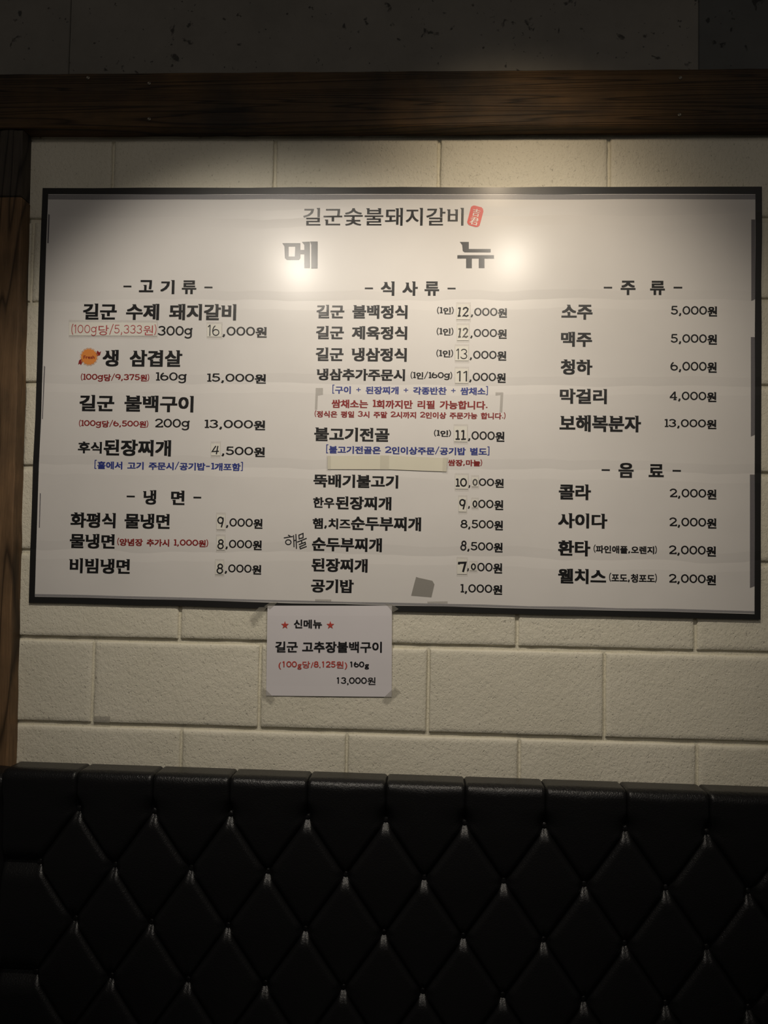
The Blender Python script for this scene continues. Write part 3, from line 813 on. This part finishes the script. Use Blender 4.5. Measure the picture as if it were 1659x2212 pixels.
for pts in ([P(8, 128, 890), P(8, 175, 935), P(8, 250, 1010), P(8, 205, 1062), P(8, 118, 980)],
            [P(8, 1310, 1020), P(8, 1445, 890), P(8, 1500, 940), P(8, 1360, 1062)],
            [P(8, 195, 55), P(8, 285, 42), P(8, 200, 120), P(8, 140, 92)], [P(8, 1345, 60), P(8, 1415, 70), P(8, 1480, 118), P(8, 1425, 150)],
            [P(8, -5, 200), P(8, 90, 100), P(8, 170, 100), P(8, 30, 275)]):
    bit(pts, M_SHTAPE, YT_, 'tape_corner', sheet)
wt = bit([(202, 1546), (238, 1547), (237, 1562), (200, 1560)], M_TAPE, D-0.0015, 'tape_scrap', wall)

# ------------------------------------------------------------------ the tufted bench back
YF = D-0.091                                # depth of the button plane
BK = D-0.046
pA0, pA8 = at(173, 1749, YF), at(1525, 1790, YF)
w = (pA8.x-pA0.x)/8; zA = (pA0.z+pA8.z)/2
zC = (at(167, 1986, YF).z+at(1532, 2038, YF).z)/2
hz = (zA-zC)/2
zT = (at(60, 1650, BK-0.02).z+at(1600, 1694, BK-0.02).z)/2
HP, HC = 0.027, 0.009
UL, UR = -1, 11
RAD = 0.011
FL = zT-0.010-RAD-zA
def puff(u, v_):
    if u < -0.5 and v_ >= 0: fa = fb = abs(math.cos(math.pi*v_/2))
    elif v_ < 0:
        fa = fb = abs(math.sin(math.pi*u)) if u > -0.5 else 1.0
        k = min(1, -v_*2.8); k = k*k*(3-2*k)
        d = min(abs(u-round(u))/0.040, 1.0) if u > -0.5 else 1.0
        return (tuft(fa, fb)*(1-k)+0.007*(1-(1-d)**2.2)*k)*edge(u)*(1-0.5*min(1, max(0, (-v_*hz-FL-0.02)/0.085)))
    else: fa, fb = abs(math.sin(math.pi*(u+v_/2))), abs(math.sin(math.pi*(u-v_/2)))
    return tuft(fa, fb)*edge(u)
def tuft(fa, fb):
    # flat leather between narrow pleats, sinking into a well round each button
    m_ = max(fa, fb); f_ = min(fa, fb)
    well = 1-(1-min(1.0, m_/0.50))**1.9
    pleat = 1-(1-min(1.0, f_/0.30))**2.4
    return 0.0215*well*(0.52+0.48*pleat)+0.0045*fa*fb
def edge(u):
    return max(0.0, min(1, (u-UL)/0.05))**0.5 if u < UL+0.05 else 1.0

def surf(u, v_):
    """u across in button spacings, v down in half rows; v<0 runs up, over the rounded edge and back"""
    x = pA0.x+u*w; h = puff(u, v_)
    if v_ >= 0: return Vector((x, YF-h, zA-v_*hz))
    s = -v_*hz
    k = min(1, -v_*2.8); k = k*k*(3-2*k)
    yb_, r_ = YF-0.019*k, RAD
    zt = zT-0.010
    fl = zt-r_-zA
    if s <= fl: return Vector((x, yb_-h, zA+s))
    s2 = s-fl; qa = r_*math.pi/2
    if s2 < qa:
        a = s2/r_; n = Vector((0, -math.cos(a), math.sin(a)))
        return Vector((x, yb_+r_, zt-r_))+n*(r_+h)
    return Vector((x, yb_+r_+(s2-qa), zt+h))
TOPLEN = (zT-0.010-RAD-zA)+RAD*math.pi/2+(BK-(YF-0.019+RAD))
sofa = empty('bench_sofa', (pA0.x+4*w, D-0.30, 0.0), 'black leatherette bench sofa with diamond tufted buttoned back against the wall', 'sofa')
def grid_faces(nu, nv): return [(j*(nu+1)+i, (j+1)*(nu+1)+i, (j+1)*(nu+1)+i+1, j*(nu+1)+i+1) for j in range(nv) for i in range(nu)]
def ease(n): return [0.5-0.5*math.cos(math.pi*i/n) for i in range(n+1)]
NE = 26; EA = ease(NE)
VMAX = 5
# top segments
def vbot(u):
    k = math.floor(u); fr_ = u-k
    if u <= -0.5: return 1.0
    return 1-2*abs(fr_-0.5)
for k in range(UL, UR):
    vs = []; nv = 34
    for j in range(nv+1):
        t = j/nv
        for i in range(NE+1):
            u = k+EA[i]; ue = min(max(u, k+1e-6), k+1-1e-6)
            vb = vbot(ue) if not (k == -1 and ue <= -0.5) else 1.0
            vt = -TOPLEN/hz
            vs.append(surf(ue, vt+(vb-vt)*(1-(1-t)**1.3)))
    obj('top_segment', vs, grid_faces(NE, nv), M_LEATHER, sofa, smooth=True)
# diamonds: centre (uc, vc)
def diamond(uc, vc, clip_u=None):
    vs = []
    for j in range(NE+1):
        for i in range(NE+1):
            a, b = EA[i], EA[j]
            # a along down-right, b along down-left from the top corner
            u = uc+(a-b)*0.5; v_ = vc-1+(a+b)
            vs.append(surf(u, v_))
    fs = [(j*(NE+1)+i, (j+1)*(NE+1)+i, (j+1)*(NE+1)+i+1, j*(NE+1)+i+1) for j in range(NE) for i in range(NE)]
    return vs, fs
for vc in range(1, VMAX+1):
    us = [k for k in range(0, UR)] if vc % 2 == 1 else [k+0.5 for k in range(-1, UR)]
    for uc in us:
        if vc % 2 == 0 and uc < 0: continue
        v, f = diamond(uc, vc); obj('tufted_diamond', v, f, M_LEATHER, sofa, smooth=True)
# left column of wide half panels between the horizontal pleats
for vc in (2, 4):
    vs = []; nu = 26
    for j in range(31):
        v_ = vc-1+2*(j/30)
        ub = -abs(v_-vc)*0.5
        for i in range(nu+1):
            t = i/nu; t = t*t*(3-2*t)
            vs.append(surf(UL+1e-4+(ub-UL-1e-4)*t, min(max(v_, vc-1+1e-5), vc+1-1e-5)))
    obj('tufted_side_panel', vs, grid_faces(nu, 30), M_LEATHER, sofa, smooth=True)
# buttons
for vr in range(0, 6):
    us = range(0, UR) if vr % 2 == 0 else [k+0.5 for k in range(-1, UR)]
    for u in us:
        c = Vector((pA0.x+u*w, YF-0.001, zA-vr*hz)); vs = []; fs = []
        for ri, (rr_, yy) in enumerate(((0.0082, 0.006), (0.0082, -0.0015), (0.0066, -0.0042), (0.0036, -0.0054))):
            vs += [(c.x+rr_*math.cos(a*math.pi/7), c.y+yy, c.z+rr_*math.sin(a*math.pi/7)) for a in range(14)]
        vs.append((c.x, c.y-0.0055, c.z))
        for ri in range(3):
            for a in range(14): fs.append((ri*14+a, ri*14+(a+1) % 14, ri*14+14+(a+1) % 14, ri*14+14+a))
        for a in range(14): fs.append((42+a, 42+(a+1) % 14, 56))
        obj('button', vs, fs, M_LEATHER, sofa, smooth=True)
# plain corner bolster left of the seam
vs = []; nu = 14; nv = 40
for j in range(nv+1):
    v_ = -TOPLEN/hz+(5.5+TOPLEN/hz)*j/nv
    for i in range(nu+1):
        t = i/nu; u = -1.9+0.9*t
        h = HP*0.75*max(1e-6, math.sin(math.pi*min(max(t, 0), 1)))**0.35
        p0 = surf(-1.0, v_)
        n = Vector((0, -1, 0))
        if v_ < 0:
            s = -v_*hz; fl = zT-0.010-RAD-zA
            a = min(max((s-fl)/RAD, 0), math.pi/2); n = Vector((0, -math.cos(a), math.sin(a)))
        vs.append(Vector((pA0.x+u*w, p0.y, p0.z-(0.012 if v_*hz < -FL else 0)))+n*h*(0.35 if v_ < -0.3 else 1))
obj('corner_bolster', vs, grid_faces(nu, nv), M_LEATHER, sofa, smooth=True)
# core, seat and plinth (below the picture)
x0, x1 = pA0.x-1.9*w, pA0.x+UR*w
v, f = box_pts(x0+0.004, x1-0.004, YF+0.004, BK, 0.10, zT-0.030); obj('back_core', v, f, M_LEATHER, sofa)
def cushion(x0, x1, y0, y1, z0, z1, r_):
    vs = []; fs = []
    prof = [(y1, z0), (y0+r_*0.2, z0), (y0, z0+r_)]+[(y0+r_-r_*math.cos(a), z1-r_+r_*math.sin(a)) for a in [0, .4, .8, 1.2, math.pi/2]]+[(y1, z1)]
    n = len(prof)
    for x in (x0, x1): vs += [(x, y, z) for y, z in prof]
    for i in range(n): fs.append((i, (i+1) % n, (i+1) % n+n, i+n))
    fs.append(tuple(range(n-1, -1, -1))); fs.append(tuple(range(n, 2*n)))
    return vs, fs
v, f = cushion(x0, x1, YF-0.56, YF-0.040, 0.30, 0.42, 0.04); obj('seat', v, f, M_LEATHER, sofa)
v, f = box_pts(x0+0.02, x1-0.02, YF-0.50, YF+0.02, 0.0, 0.30); obj('plinth', v, f, M_LEATHER, sofa)
